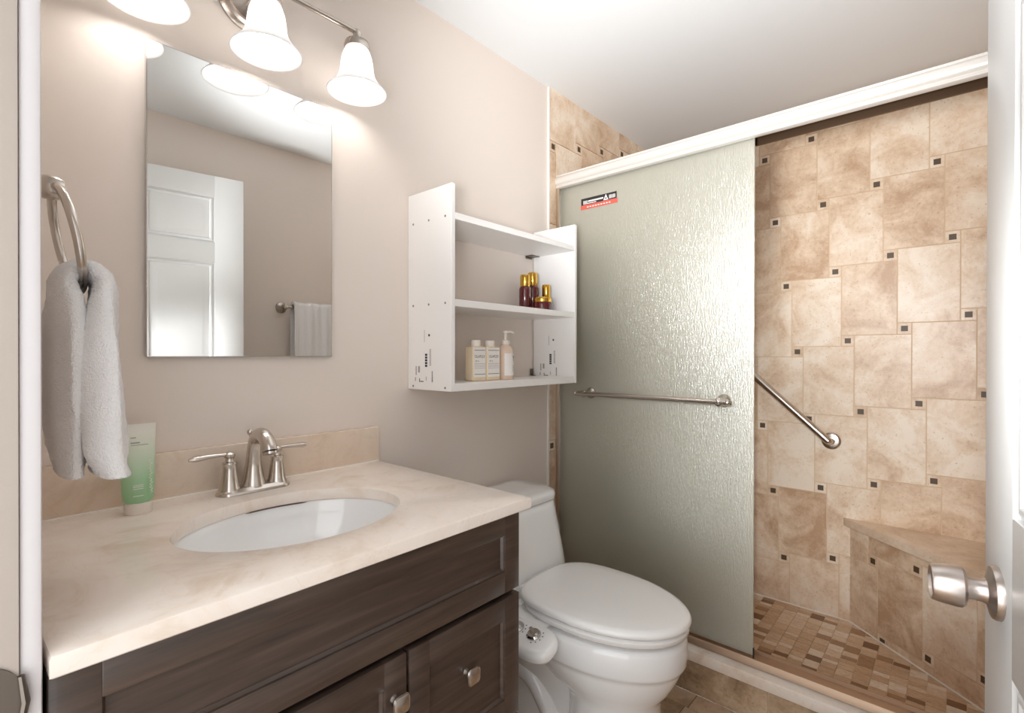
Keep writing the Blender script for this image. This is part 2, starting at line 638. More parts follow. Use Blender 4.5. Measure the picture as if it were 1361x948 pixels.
# shower wall tiling
T = Tiles((XR-.001, 0, 0), (0, -1, 0), (0, 0, 1), (-1, 0, 0))
hopscotch(T, [(0, .0), (-YF, .0), (-YF, HC), (0, HC)], (.954, 1.249), seed=3)
struct(T.build('wall_right_tile', ['tile', 'grout', 'accent']))
T = Tiles((0, -.001, 0), (1, 0, 0), (0, 0, 1), (0, -1, 0))
hopscotch(T, [(XT, .0), (XR, .0), (XR, HC), (XT, HC)], (1.948, 2.13), h=.007, seed=4)
struct(T.build('wall_back_tile', ['tile', 'grout', 'accent']))
T = Tiles((0, YF+.001, 0), (1, 0, 0), (0, 0, 1), (0, 1, 0))
hopscotch(T, [(XT, .0), (XR, .0), (XR, HC), (XT, HC)], (1.948, 2.13), h=.007, seed=6)
struct(T.build('wall_front_tile', ['tile', 'grout', 'accent']))
sbox('trim_1', (XT-.009, -.0095, 0), (XT-.0005, 0, HC), 'caulk', .002)
sbox('trim_2', (XT-.009, YF, 0), (XT-.0005, YF+.0095, HC), 'caulk', .002)

# shower floor mosaic
T = Tiles((0, 0, .006), (1, 0, 0), (0, 1, 0), (0, 0, 1))
reg = [(1.87, YF), (XR, YF), (XR, 0), (1.87, 0)]
T.add(reg, .001, 1, .5, -.05)
rnd = random.Random(11)
c = 0
y = YF - .012
while y < 0:
    x = 1.84 - rnd.random()*.05
    while x < XR:
        L = rnd.choice([.0265, .0265, .052, .052, .04])
        q = clip([(x+.0011, y+.0011), (x+L-.0011, y+.0011), (x+L-.0011, y+.0509), (x+.0011, y+.0509)], reg)
        if q and area(q) > 1e-5:
            T.add(q, .004, 0, rnd.random())
        x += L
    y += .052
struct(T.build('floor_shower', ['mosaic', 'grout']), 'tan and brown stone mosaic on the shower floor', 'floor')
sbox('trim_3', (XR-.010, -1.0, .008), (XR-.004, 0, .0135), 'caulk', .002)

# doorway lining and casings
b = B()
b.box((-.06, DY0, 0), (XL, DY0+.018, 2.05), .001)
b.box((-.06, DY1-.018, 0), (XL, DY1, 2.05), .001)
b.box((-.06, DY1-.018, 2.05), (XL, DY0+.018, 2.068), .001)
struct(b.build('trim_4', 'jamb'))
b = B()
b.box((XL, DY0+.004, 0), (XL+.018, DY0+.062, 2.118), .004)
b.box((XL, DY1-.038, 0), (XL+.018, DY1-.004, 2.118), .004)
b.box((XL, DY1-.004, 2.054), (XL+.018, DY0+.004, 2.118), .004)
struct(b.build('trim_5', 'casing'))

# strike plate on the jamb, with its curled lip
b = B()
pl = []
for k in range(17):
    a = pi * k / 16
    pl.append((.026 + .030*cos(a), DY0-.0002, .842 + .036*sin(a)))
pl += [(-.004, DY0-.0002, .790), (.056, DY0-.0002, .790)]
b.prism(pl, (0, -.002, 0))
b.tube([(.052, DY0-.003, .80), (.057, DY0-.005, .835), (.054, DY0-.004, .862)], [.003, .004, .003], 8)
sp = b.build('strike_plate', 'steel_dark')
tag(sp, 'dull metal strike plate on the white door jamb at the left edge', 'strike plate')

# ---------------------------------------------------------------- six panel door
def make_door():
    wd, ht, th = .90, 2.03, .035
    root = thing('door_1', 'open white six panel door with a round steel knob', 'door', (.105, -1.494, .006))
    root['kind'] = 'structure'
    root['_o'] = (0, 0, 0)
    root.rotation_euler = (0, 0, radians(9.4))
    b = B()
    b.box((0, -th+.007, 0), (wd, -.007, ht))
    st, mid = .125, .105
    rails = [(0, .22), (.78, .98), (1.615, 1.715), (ht-.10, ht)]
    xs = [(0, st), (wd/2-mid/2, wd/2+mid/2), (wd-st, wd)]
    for ya, yb in ((-.008, 0), (-th, -th+.008)):
        for z0, z1 in rails: b.box((.0, ya, z0), (wd, yb, z1), .002)
        for k, (x0, x1) in enumerate(xs): b.box((x0, ya-.0002*k, 0), (x1, yb+(.0002 if ya > -.02 else 0), ht), .002)
    for i in range(2):
        x0, x1 = xs[i][1], xs[i+1][0]
        for j in range(3):
            z0, z1 = rails[j][1], rails[j+1][0]
            for sgn, yb in ((1, -.007), (-1, -th+.007)):
                rg = []
                for ins, d in ((.006, 0), (.010, .0045), (.016, .0045), (.020, .001), (.030, .0015), (.048, .0055), (.052, .006)):
                    yy = yb + sgn*d
                    rg.append([(x0+ins, yy, z0+ins), (x1-ins, yy, z0+ins), (x1-ins, yy, z1-ins), (x0+ins, yy, z1-ins)])
                b.loft(rg, False, True)
    b.build('door_slab', 'white', root, smooth=25)
    kx, kz = wd-.068, .865
    for s_, y0 in ((1, 0.0), (-1, -th)):
        k = B()
        k.lathe((kx, y0, kz), (0, s_, 0), [(.0345, 0), (.0345, .005), (.033, .008), (.024, .0105), (.0165, .013), (.0145, .017), (.0140, .030),
                                          (.0150, .0325), (.0235, .0345), (.0268, .038), (.0270, .044), (.0255, .060), (.0235, .069), (.0225, .0705),
                                          (.021, .0705), (.019, .067), (.004, .0665)], 40)
        o = k.build('door_knob', 'knob', root, smooth=28)
        o['label'] = 'round brushed steel door knob'
    b = B()
    b.box((wd-.0005, -.029, kz-.03), (wd+.001, -.006, kz+.03), .0005)
    b.box((wd, -.024, kz-.008), (wd+.009, -.011, kz+.008), .002)
    b.build('latch', 'steel_dark', root)
    for hz in (.2, 1.0, 1.8):
        b = B()
        b.lathe((-.003, .006, hz-.045), (0, 0, 1), [(.006, 0), (.006, .09)], 12)
        b.build('hinge', 'steel_dark', root)
make_door()

# ---------------------------------------------------------------- vanity
VX0, VX1 = .076, .855
VF = -.565
def raised_frame(b, x0, x1, z0, z1, yb, yf, st, rec):
    """shaker front: frame with a recessed flat panel"""
    b.box((x0, yb, z0), (x0+st, yf, z1), .002)
    b.box((x1-st, yb, z0), (x1, yf, z1), .002)
    b.box((x0+st-.001, yb, z0), (x1-st+.001, yf, z0+st), .002)
    b.box((x0+st-.001, yb, z1-st), (x1-st+.001, yf, z1), .002)
    b.box((x0+st-.004, yb, z0+st-.004), (x1-st+.004, yf+rec, z1-st+.004))
    e = .004
    q = [(x0+st, z0+st), (x1-st, z0+st), (x1-st, z1-st), (x0+st, z1-st)]
    q2 = [(x0+st+e, z0+st+e), (x1-st-e, z0+st+e), (x1-st-e, z1-st-e), (x0+st+e, z1-st-e)]
    b.loft([[(x, yf+rec*.45, z) for x, z in q], [(x, yf+rec-.0005, z) for x, z in q2]], False, False)

def square_knob(parent, x, z, y):
    k = B()
    k.lathe((x, y, z), (0, -1, 0), [(.0085, 0), (.0075, .004), (.0065, .012), (.0095, .018)], 16)
    rg = []
    for d, s_ in ((.014, .010), (.017, .0150), (.021, .0165), (.024, .0155), (.0255, .013)):
        pts = []
        for i in range(32):
            a = 2*pi*i/32
            c_, n_ = cos(a), sin(a)
            r = (abs(c_)**5 + abs(n_)**5) ** (-1/5)
            pts.append((x + s_*r*c_, y-d, z + s_*r*n_))
        rg.append(pts)
    k.loft(rg)
    o = k.build('knob', 'nickel', parent, smooth=35)
    o['label'] = 'square brushed nickel knob'

van = thing('vanity_cabinet', 'dark espresso wood bathroom vanity cabinet under the cream marble top', 'cabinet', (.46, -.28, 0))
b = B()
b.box((VX0, VF, .10), (VX0+.016, -.005, .8435), .001)
b.box((VX1-.016, VF, .10), (VX1, -.005, .8435), .001)
b.box((VX0+.016, VF, .10), (VX1-.016, -.01, .118))
b.box((VX0+.016, VF+.002, .672), (VX1-.016, VF+.02, .8435))
b.box((VX0+.016, VF+.045, .118), (VX1-.016, VF+.053, .672), mi=1)  # near-black backing board, paints the shadow seen in gaps between the fronts
b.box((.54, VF+.002, .118), (.562, VF+.02, .66))
b.box((VX0+.016, -.012, .118), (VX1-.016, -.006, .70))
b.box((VX0+.01, VF+.06, 0), (VX1-.01, VF+.075, .10))
b.box((VX0+.01, VF+.06, 0), (VX0+.026, -.02, .10))
b.box((VX1-.026, VF+.06, 0), (VX1-.01, -.02, .10))
b.build('carcass', ['wood', 'gap_shadow'], van)
b = B()
raised_frame(b, VX0, VX1-.001, .670, .8405, VF, VF-.02, .047, .011)
b.build('false_drawer_front', 'wood', van)
b = B()
raised_frame(b, VX0, .5475, .112, .658, VF, VF-.02, .047, .011)
d = b.build('cabinet_door', 'wood', van)
square_knob(d, .521, .588, VF-.02)
for z0, z1 in ((.392, .658), (.112, .386)):
    b = B()
    raised_frame(b, .5535, VX1-.001, z0, z1, VF, VF-.02, .047, .011)
    d = b.build('drawer', 'wood', van)
    square_knob(d, .7035, (z0+z1)/2+.020 if z0 > .3 else (z0+z1)/2, VF-.009)

# countertop with an oval cut-out
SX, SY, SA, SB = .472, -.330, .213, .166
CX0, CX1, CZ0, CZ1 = .0755, .871, .844, .869
def slab_with_hole():
    top = thing('countertop', 'cream marble vanity countertop with a low backsplash', 'countertop', (.47, -.30, CZ0))
    b = B()
    N = 96
    def outer(t, e):
        c_, s_ = cos(t), sin(t)
        x0, x1, y0, y1 = CX0+e, CX1-e, -.605+e, -.0015
        k = min(((x1-SX) if c_ > 0 else (SX-x0))/max(abs(c_), 1e-9), ((y1-SY) if s_ > 0 else (SY-y0))/max(abs(s_), 1e-9))
        return (SX+k*c_, SY+k*s_)
    ang = [2*pi*i/N for i in range(N)]
    for cx, cy in ((CX0, -.605), (CX1, -.605), (CX1, 0), (CX0, 0)):
        t = math.atan2(cy-SY, cx-SX) % (2*pi)
        i = min(range(len(ang)), key=lambda q: min(abs(ang[q]-t), 2*pi-abs(ang[q]-t)))
        ang[i] = t
    ang.sort()
    ell = lambda t, e, z: (SX+(SA+e)*cos(math.atan2(sin(t)/SB, cos(t)/SA)), SY+(SB+e)*sin(math.atan2(sin(t)/SB, cos(t)/SA)), z)
    rings = [[ell(t, 0, CZ0) for t in ang], [ell(t, 0, CZ1-.004) for t in ang], [ell(t, .0012, CZ1-.0012) for t in ang], [ell(t, .004, CZ1) for t in ang],
             [outer(t, .004)+(CZ1,) for t in ang], [outer(t, .0012)+(CZ1-.0012,) for t in ang], [outer(t, 0)+(CZ1-.004,) for t in ang],
             [outer(t, 0)+(CZ0+.002,) for t in ang], [outer(t, .002)+(CZ0,) for t in ang], [ell(t, 0, CZ0) for t in ang]]
    b.loft(rings, False, False)
    b.build('marble_top', 'marble', top, smooth=35)
    b = B()
    b.box((CX0, -.021, CZ1-.0005), (CX1-.002, -.0015, .9704), .002)
    b.build('backsplash', 'splash', top)
    b = B()
    b.box((CX0, -.024, CZ1-.0003), (CX1-.002, -.0205, CZ1+.003), .001)
    b.build('caulk_line', 'caulk', top)
slab_with_hole()

sink = thing('sink_basin', 'white oval undermount sink basin below the marble top', 'sink', (SX, SY, .70))
b = B()
rg = []
for k, z in ((1.085, .842), (1.02, .8425), (1.005, .838), (.985, .815), (.94, .785), (.85, .755), (.68, .730), (.42, .718), (.12, .714)):
    rg.append([(SX+SA*k*cos(2*pi*i/72), SY+SB*k*sin(2*pi*i/72), z) for i in range(72)])
b.loft(rg, False, True)
rg2 = []
for k, z in ((1.085, .842), (1.085, .832), (1.03, .828), (1.0, .80), (.95, .77), (.86, .74), (.69, .715), (.42, .703), (.10, .70)):
    rg2.append([(SX+SA*k*cos(2*pi*i/72), SY+SB*k*sin(2*pi*i/72), z) for i in range(72)])
b.loft(rg2, False, True)
b.build('basin', 'porcelain', sink, smooth=50, recalc=False)
b = B()
b.lathe((SX, SY, .7145), (0, 0, 1), [(.027, 0), (.027, .002), (.023, .003), (.020, .0015), (.004, .001)], 32)
b.build('drain', 'chrome', sink)
b = B()
b.tube([(SX+(SA-.002)*cos(a), SY+(SB-.002)*sin(a), .8425) for a in [radians(x) for x in range(64, 103, 3)]], [.0004]+[.0013]*11+[.0004], 6)
b.build('caulk_gap', 'silicone', sink)

# ---------------------------------------------------------------- faucet
def make_faucet():
    FX, FY, FZ = .487, -.082, CZ1
    f = thing('faucet', 'brushed nickel two handle faucet behind the oval sink', 'faucet', (FX, FY, FZ))
    b = B()
    def stad(hl, r, z):
        p = []
        for i in range(24):
            a = -pi/2 + pi*i/23
            p.append((FX+hl+r*cos(a), FY+r*sin(a), z))
        for i in range(24):
            a = pi/2 + pi*i/23
            p.append((FX-hl+r*cos(a), FY+r*sin(a), z))
        return p
    b.loft([stad(.053, .0285, FZ+.0002), stad(.053, .0285, FZ+.004), stad(.053, .026, FZ+.0075), stad(.052, .0235, FZ+.010), stad(.051, .021, FZ+.0135)])
    b.build('base_plate', 'nickel', f)
    b = B()
    pts = [(FX, FY+.004, FZ+.010), (FX, FY+.004, FZ+.030), (FX, FY+.003, FZ+.060), (FX, FY-.001, FZ+.095), (FX, FY-.013, FZ+.121),
           (FX, FY-.036, FZ+.133), (FX, FY-.062, FZ+.128), (FX, FY-.080, FZ+.112), (FX, FY-.086, FZ+.101)]
    b.tube(pts, [.029, .0225, .0175, .0155, .0155, .0160, .0160, .0162, .0165], 20, smooth=5)
    b.lathe((FX, FY-.0865, FZ+.100), (0, -.3, -1), [(.0155, 0), (.0155, .005), (.012, .006)], 20)
    b.build('spout', 'nickel', f, smooth=50)
    b = B()
    b.lathe((FX, FY+.014, FZ+.100), (0, .25, 1), [(.003, 0), (.003, .026), (.0062, .030), (.0070, .034), (.0055, .039), (.001, .041)], 16)
    b.build('lift_rod', 'nickel', f)
    for s_ in (-1, 1):
        hx = FX + s_*.053
        b = B()
        b.lathe((hx, FY, FZ+.006), (0, 0, 1), [(.0235, 0), (.0230, .006), (.0195, .012), (.0170, .030), (.0145, .052), (.0140, .061), (.0152, .064), (.0140, .067),
                                              (.0095, .069), (.0085, .075), (.0110, .079)], 28)
        o = b.build('handle', 'nickel', f)
        b = B()
        b.lathe((hx, FY, FZ+.083), (0, 0, 1), [(.0085, 0), (.0115, .003), (.0118, .008), (.0085, .012), (.002, .014)], 20)
        b.tube([(hx, FY, FZ+.091), (hx+s_*.02, FY+.001, FZ+.0915), (hx+s_*.045, FY+.002, FZ+.091), (hx+s_*.066, FY+.003, FZ+.0895), (hx+s_*.080, FY+.003, FZ+.088)],
               [.0058, .0058, .0080, .0100, .0050], 14, smooth=4, flat=.7)
        b.build('lever', 'nickel', o)
make_faucet()

# ---------------------------------------------------------------- lotion tube
tb = thing('lotion_tube', 'green and white squeeze tube standing on its cap by the backsplash', 'tube', (.262, -.087, CZ1))
TX, TY = .263, -.087
b = B()
b.lathe((TX, TY, CZ1+.0003), (0, 0, 1), [(.0225, 0), (.0232, .002), (.0226, .021), (.021, .0225)], 32)
b.build('cap', 'clearcap', tb)
b = B()
rg = []
for t, hw, hd in ((0, .0225, .0205), (.04, .026, .0215), (.2, .0278, .0200), (.45, .0283, .0150), (.7, .0288, .0090), (.9, .0292, .0030), (.93, .0294, .0016), (1.0, .0296, .0014)):
    z = CZ1+.0225+t*.155
    rg.append([(TX+hw*cos(2*pi*i/40), TY+hd*sin(2*pi*i/40), z) for i in range(40)])
b.loft(rg)
b.build('tube_body', 'tube', tb)
b = B()
fy = lambda t: TY - (.0195 + (.0016-.0195)*max(0, (t-.2)/.73)) - .0022
def mark(b, x0, x1, t, h, mi=None):
    z = CZ1+.0225+t*.155
    dz = h
    b.face([(x0, fy(t)-.0003, z-dz), (x1, fy(t)-.0003, z-dz), (x1, fy(t)-.0003, z+dz), (x0, fy(t)-.0003, z+dz)], mi)
mark(b, TX-.014, TX-.005, .83, .0010, 0); mark(b, TX-.014, TX+.001, .765, .0013, 0); mark(b, TX-.014, TX+.015, .735, .0006, 0)
b.build('heading_text', ['grey_ink', 'label'], tb)
b = B()
for t in (.235, .215, .19, .10): mark(b, TX-.013, TX+.004, t, .0006, 1)
b.build('caption_text', ['grey_ink', 'label'], tb)
b = B()
pts = []
for i in range(40):
    t = .12 + .42*i/39
    pts.append((TX+.0165+.0022*sin(i*1.7)+.001*sin(i*.6), fy(t)-.0006, CZ1+.0225+t*.155))
b.tube(pts, .0006, 6)
b.build('script_print', 'label', tb)

# ---------------------------------------------------------------- mirror
b = B()
b.box((.2934, -.012, 1.1797), (.7226, -.0008, 1.8644), .0015, 2)
b.box((.2960, -.0125, 1.1823), (.7200, -.0119, 1.8618), mi=1)
mo = b.build('wall_mirror', ['chrome', 'mirror'], smooth=0, origin=(.508, 0, 1.1797))
tag(mo, 'frameless rectangular wall mirror above the faucet', 'mirror')

# ---------------------------------------------------------------- vanity light
def make_light():
    LX, LY, LZ = .507, -.105, 2.050
    L = thing('vanity_light', 'brushed nickel three bulb vanity light with frosted bell shades', 'light', (LX, 0, LZ))
    b = B()
    b.lathe((LX, 0, LZ), (0, -1, 0), [(.072, 0.0005), (.072, .006), (.066, .011), (.064, .016), (.056, .019), (.054, .024), (.02, .027), (.004, .028)], 48)
    b.build('backplate', 'nickel', L)
    b = B()
    b.tube([(LX, -.02, LZ), (LX, LY, LZ)], .009, 14)
    b.lathe((LX, LY-.012, LZ), (0, -1, 0), [(.011, 0), (.012, .004), (.007, .010), (.001, .012)], 16)
    b.build('arm', 'nickel', L)
    b = B()
    b.tube([(LX-.238, LY, LZ), (LX+.238, LY, LZ)], .0065, 14)
    for s_ in (-1, 1):
        b.lathe((LX+s_*.236, LY, LZ-.004), (0, 0, 1), [(.002, -.012), (.009, -.008), (.0115, 0), (.009, .009), (.002, .012)], 18)
    b.build('bar', 'nickel', L)
    for k in (-1, 0, 1):
        x = LX + k*.236
        b = B()
        b.lathe((x, LY, LZ-.012), (0, 0, -1), [(.010, -.006), (.011, .003), (.017, .006), (.030, .015), (.0335, .026), (.0335, .034), (.031, .036)], 32)
        h = b.build('lamp_holder', 'nickel', L)
        b = B()
        prof = [(.0295, .0), (.0335, .010), (.0385, .024), (.0415, .042), (.0430, .060), (.0465, .074), (.0535, .088), (.0630, .100), (.0720, .109), (.0775, .116)]
        o_ = [(r, -d) for r, d in prof]
        i_ = [(r-.003, -d-.0004) for r, d in reversed(prof)]
        rings = []
        for r, d in o_ + [(.0765, -.1175)] + i_:
            rings.append([(x + r*cos(2*pi*i/56), LY + r*sin(2*pi*i/56), LZ-.044+d) for i in range(56)])
        b.loft(rings, False, False)
        s = b.build('lamp_shade', 'shade', h, smooth=60)
        s['label'] = 'frosted white glass bell shade'
        b = B()
        z0 = LZ-.042
        b.lathe((x, LY, z0), (0, 0, -1), [(.013, 0), (.0135, .018), (.016, .030), (.0245, .050), (.0290, .066), (.0300, .076), (.0285, .088), (.0225, .099), (.0130, .1055), (.002, .107)], 24, caps=(True, True))
        bl = b.build('bulb', 'bulb', h, smooth=60)
        bl['label'] = 'glowing white light bulb'
make_light()

# ---------------------------------------------------------------- towel ring and towel
RY = -.355
RZ = 1.421
tr = thing('towel_ring', 'brushed nickel towel ring on the wall at left', 'towel ring', (XL, RY, 1.435))
b = B()
b.lathe((XL+.0005, RY, RZ), (1, 0, 0), [(.026, 0), (.026, .005), (.022, .009), (.012, .014), (.0105, .030), (.0125, .040)], 32)
b.lathe((XL+.038, RY, RZ), (1, 0, 0), [(.0135, 0), (.0165, .006), (.0165, .020), (.0135, .027), (.004, .029)], 28)
b.build('post', 'nickel', tr)
b = B()
RC = Vector((.122, RY, 1.350)); RR = .073
tilt = radians(11)
vd = Vector((-sin(tilt), 0, cos(tilt)))
b.tube([RC + Vector((0, 1, 0))*RR*sin(2*pi*i/56) + vd*RR*cos(2*pi*i/56) for i in range(57)], .0058, 14, caps=False)
b.build('ring', 'nickel', tr)

def drape(name, path, widths, thick, yc, folds, label, cat, seed=0, amp=.006, mat='towel', shift=None):
    """cloth swept along a path in the XZ plane; cross-section is a wavy closed band across Y"""
    rnd = random.Random(seed)
    P, Wd = spline([Vector(p) for p in path], list(widths), 7)
    Tk = spline([Vector((t, 0, 0)) for t in thick], list(thick), 7)[1]
    Sh = spline([Vector((t, 0, 0)) for t in (shift or [0]*len(path))], list(shift or [0]*len(path)), 7)[1]
    ph = [rnd.random()*6 for _ in range(6)]
    n = 64
    rings = []
    for i, p in enumerate(P):
        t = (P[min(i+1, len(P)-1)]-P[max(i-1, 0)]).normalized()
        nn = Vector((t.z, 0, -t.x))
        ring = []
        s = i/len(P)
        ends = min(1.0, min(i, len(P)-1-i)/6.0)
        for k in range(n):
            a = 2*pi*k/n
            c_, s_ = cos(a), sin(a)
            y = Wd[i]*(abs(c_)**.8)*(1 if c_ > 0 else -1)
            h = Tk[i]*(abs(s_)**.7)*(1 if s_ > 0 else -1)
            wv = amp*ends*min(1, abs(s-.5)*4)*(sin(folds*y/.1+ph[0]+s*2.2)*(.6+.4*s_)+.5*sin(folds*2.1*y/.1+ph[1]-s*3))
            jit = .0012*sin(37*a+i*1.3)*sin(i*.9+ph[2])
            ring.append(p + Vector((0, yc+Sh[i]+y, 0)) + nn*(h+wv+jit))
        rings.append(ring)
    b = B()
    b.loft(rings)
    return b
rb = RC - vd*RR
zt = rb.z
b = drape('hand_towel',
          [(.122, 0, 1.018), (.121, 0, 1.06), (.118, 0, 1.12), (.1185, 0, 1.19), (.1155, 0, 1.25), (.1145, 0, zt+.012), (rb.x, 0, zt+.030), (.1575, 0, zt+.012),
           (.157, 0, 1.245), (.1535, 0, 1.19), (.157, 0, 1.12), (.159, 0, 1.06), (.160, 0, 1.020)],
          [.070, .076, .084, .088, .072, .044, .032, .044, .074, .088, .082, .074, .072], [.013, .014, .016, .017, .0155, .013, .013, .013, .0155, .017, .018, .019, .019],
          -.372, 2.9, '', '', seed=4, amp=.0125, shift=[.01, .01, .01, .01, .008, .004, 0, -.003, -.004, -.01, -.02, -.03, -.035])
ht = b.build('hand_towel', 'towel', smooth=180, origin=(rb.x, RY, zt))
tag(ht, 'white terry hand towel hanging folded through the towel ring', 'towel')

# outlet with a small amber night light, half hidden by the towel
ol = thing('wall_outlet', 'white wall outlet plate half hidden behind the hanging hand towel', 'outlet', (.142, 0, 1.12))
b = B()
b.box((.107, -.006, 1.062), (.177, -.0005, 1.176), .003)
b.build('cover_plate', 'white', ol)
for z in (1.098, 1.142):
    b = B()
    b.lathe((.142, -.0055, z), (0, -1, 0), [(.016, 0), (.016, .002), (.014, .0025), (.002, .0025)], 24)
    b.build('socket', 'cap', ol)
nl = B()
nl.lathe((.140, -.030, 1.062), (0, 0, 1), [(.0175, 0), (.0175, .004), (.013, .020), (.008, .034), (.002, .038)], 24)
nl.box((.128, -.030, 1.075), (.152, -.0081, 1.105), .003)
tag(nl.build('night_light', 'nightlight', origin=(.14, -.02, 1.08)), 'small amber plug-in fixture at the left, beside the door casing', 'night light')

# ---------------------------------------------------------------- wall shelf unit
S0, S1, SD = .9894, 1.6365, -.208
PT = .0145
sh = thing('wall_shelf', 'white open wall shelf unit with two compartments beside the mirror', 'shelf', (1.313, 0, 1.0767))
def panel(name, lo, hi):
    return B().box(lo, hi, .0012, 1).build(name, 'melamine', sh)
lp = panel('side_panel', (S0, SD, 1.0767), (S0+PT, -.0012, 1.6891))
rp = panel('side_panel', (S1-PT, SD, 1.0767), (S1, -.0045, 1.6891))
panel('top_board', (S0+PT, SD+.001, 1.586), (S1-PT, -.0012, 1.6055))
panel('middle_board', (S0+PT, SD+.001, 1.3285), (S1-PT, -.0012, 1.3500))
panel('bottom_board', (S0+PT, SD+.001, 1.0767), (S1-PT, -.0012, 1.1000))
for z in (1.596, 1.339, 1.087):
    for y_ in (-.028, -.104, -.180):
        if z < 1.1 and y_ == -.104: continue
        b = B()
        b.lathe((S0+.0003, y_, z), (-1, 0, 0), [(.0036, 0), (.0034, .0006), (.0015, .0007), (.0006, .0002)], 14)
        b.build('screw', 'steel_dark', lp)
def marks(parent, x, sx):
    """assembly printing: bars, stripes and a dot low on a side panel"""
    b = B()
    d = -.0004 if sx < 0 else -.0004
    def q(y0, y1, z0, z1, mi=0):
        b.face([(x+d, y0, z0), (x+d, y1, z0), (x+d, y1, z1), (x+d, y0, z1)], mi)
    def done(name):
        nonlocal b
        b.build(name, ['black', 'grey_ink'], parent, smooth=0)
        b = B()
    for k in range(5): q(-.098, -.087, 1.148+k*.0085, 1.1545+k*.0085)
    for k in range(14): q(-.116, -.108, 1.152+k*.0037, 1.1542+k*.0037, 1)
    done('barcode')
    q(-.085, -.083, 1.224, 1.262, 1)
    b.lathe((x, -.106, 1.245), (-1, 0, 0), [(.004, .0002), (.0038, .0004)], 14, mi=0)
    done('dot_mark')
    for k in range(8): q(-.124, -.119, 1.103+k*.0042, 1.1055+k*.0042)
    q(-.080, -.064, 1.1015, 1.104); q(-.094, -.091, 1.106, 1.118, 1)
    done('lettering')
    q(-.062, -.059, 1.10, 1.112); q(-.042, -.038, 1.103, 1.115, 1); q(-.046, -.041, 1.122, 1.150, 1); q(-.062, -.053, 1.13, 1.15, 1)
    done('symbol')
marks(lp, S0, -1)
marks(rp, S1-PT, -1)
b = B()
b.box((S1-PT-.055, -.040, 1.583), (S1-PT-.004, -.004, 1.5862), .001)
b.box((S1-PT-.05, -.006, 1.576), (S1-PT-.012, -.003, 1.585), .001)
b.build('bracket', 'steel_dark', sh)
b = B()
b.box((S1-PT-.020, -.006, 1.1005), (S1-PT-.003, -.003, 1.128), .001)
b.box((S1-PT-.020, -.020, 1.1003), (S1-PT-.003, -.003, 1.1022), .0005)
b.build('bracket', 'steel_dark', sh)

def flat_bottle(x0, x1, y0, y1, txt, label):
    z0 = 1.1003
    t = thing('hair_bottle', label, 'bottle', ((x0+x1)/2, (y0+y1)/2, z0), 'bottles on the bottom shelf')
    b = B()
    b.box((x0, y0, z0), (x1, y1, z0+.112), .004, 3)
    b.build('bottle_body', 'amber', t)
    b = B()
    xm, ym = (x0+x1)/2, (y0+y1)/2
    b.lathe((xm, ym, z0+.1118), (0, 0, 1), [(.0165, 0), (.0165, .019), (.015, .021), (.003, .0212)], 28)
    b.build('cap', 'cap', t)
    b = B()
    b.box((x0+.0045, y0-.0006, z0+.012), (x1-.0035, y0-.0001, z0+.108), mi=0)
    y_ = y0-.0008
    wd = x1-x0-.012
    put_text(b, txt, .0128, (xm, y_, z0+.079), (1, 0, 0), (0, 0, 1), 1, .86)
    put_text(b, 'Nº.4' if 'wider' in label or 'left' in label else 'Nº.5', .0085, (xm-.013, y_, z0+.064), (1, 0, 0), (0, 0, 1), 1)
    for zz, hh, mi in ((.100, .0008, 1), (.056, .0006, 2), (.051, .0005, 2), (.046, .0005, 2), (.041, .0005, 2), (.022, .0008, 1)):
        b.face([(xm-wd/2, y_, z0+zz-hh), (xm+wd/2, y_, z0+zz-hh), (xm+wd/2, y_, z0+zz+hh), (xm-wd/2, y_, z0+zz+hh)], mi)
    b.build('label', ['label', 'black', 'grey_ink'], t, smooth=0)
flat_bottle(1.1335, 1.1945, -.150, -.112, 'OLAPLEX', 'left one of two square hair product bottles with white label')
flat_bottle(1.1975, 1.2625, -.150, -.112, 'OLAPLEX', 'square hair product bottle standing between its twin and the pump bottle')

t = thing('pump_bottle', 'clear round pump bottle with a white pump on the lower shelf', 'bottle', (1.298, -.135, 1.1003))
PX, PY = 1.300, -.140
b = B()
b.lathe((PX, PY, 1.1003), (0, 0, 1), [(.026, 0), (.0275, .003), (.0275, .095), (.0255, .104), (.017, .117), (.0125, .121)], 36)
b.build('bottle_body', 'peach', t)
b = B()
b.lathe((PX, PY, 1.221), (0, 0, 1), [(.0145, 0), (.0145, .013), (.008, .015), (.0055, .017), (.0055, .038), (.010, .040), (.010, .047), (.002, .049)], 24)
b.tube([(PX-.004, PY, 1.2645), (PX+.022, PY-.008, 1.2655), (PX+.031, PY-.011, 1.2615)], [.006, .0048, .0035], 12)
b.build('pump', 'cap', t)
b = B()
rg = []
for z in (1.1003+.014, 1.1003+.090):
    rg.append([(PX+.0279*cos(a), PY+.0279*sin(a), z) for a in [radians(215+k*6) for k in range(23)]])
b.loft(rg, False, False, False, 0)
dv = Vector((cos(radians(292)), sin(radians(292)), 0))
put_text(b, 'Y', .026, Vector((PX, PY, 1.172))+dv*.0284, (-dv.y, dv.x, 0), (0, 0, 1), 1)
for zz in (.030, .036, .042, .048):
    p0 = Vector((PX, PY, 1.1003+zz))+dv*.0284
    u_ = Vector((-dv.y, dv.x, 0))
    b.face([p0-u_*.010-Vector((0,0,.0006)), p0+u_*.010-Vector((0,0,.0006)), p0+u_*.010+Vector((0,0,.0006)), p0-u_*.010+Vector((0,0,.0006))], 2)
b.build('label', ['label', 'black', 'grey_ink'], t, smooth=0)

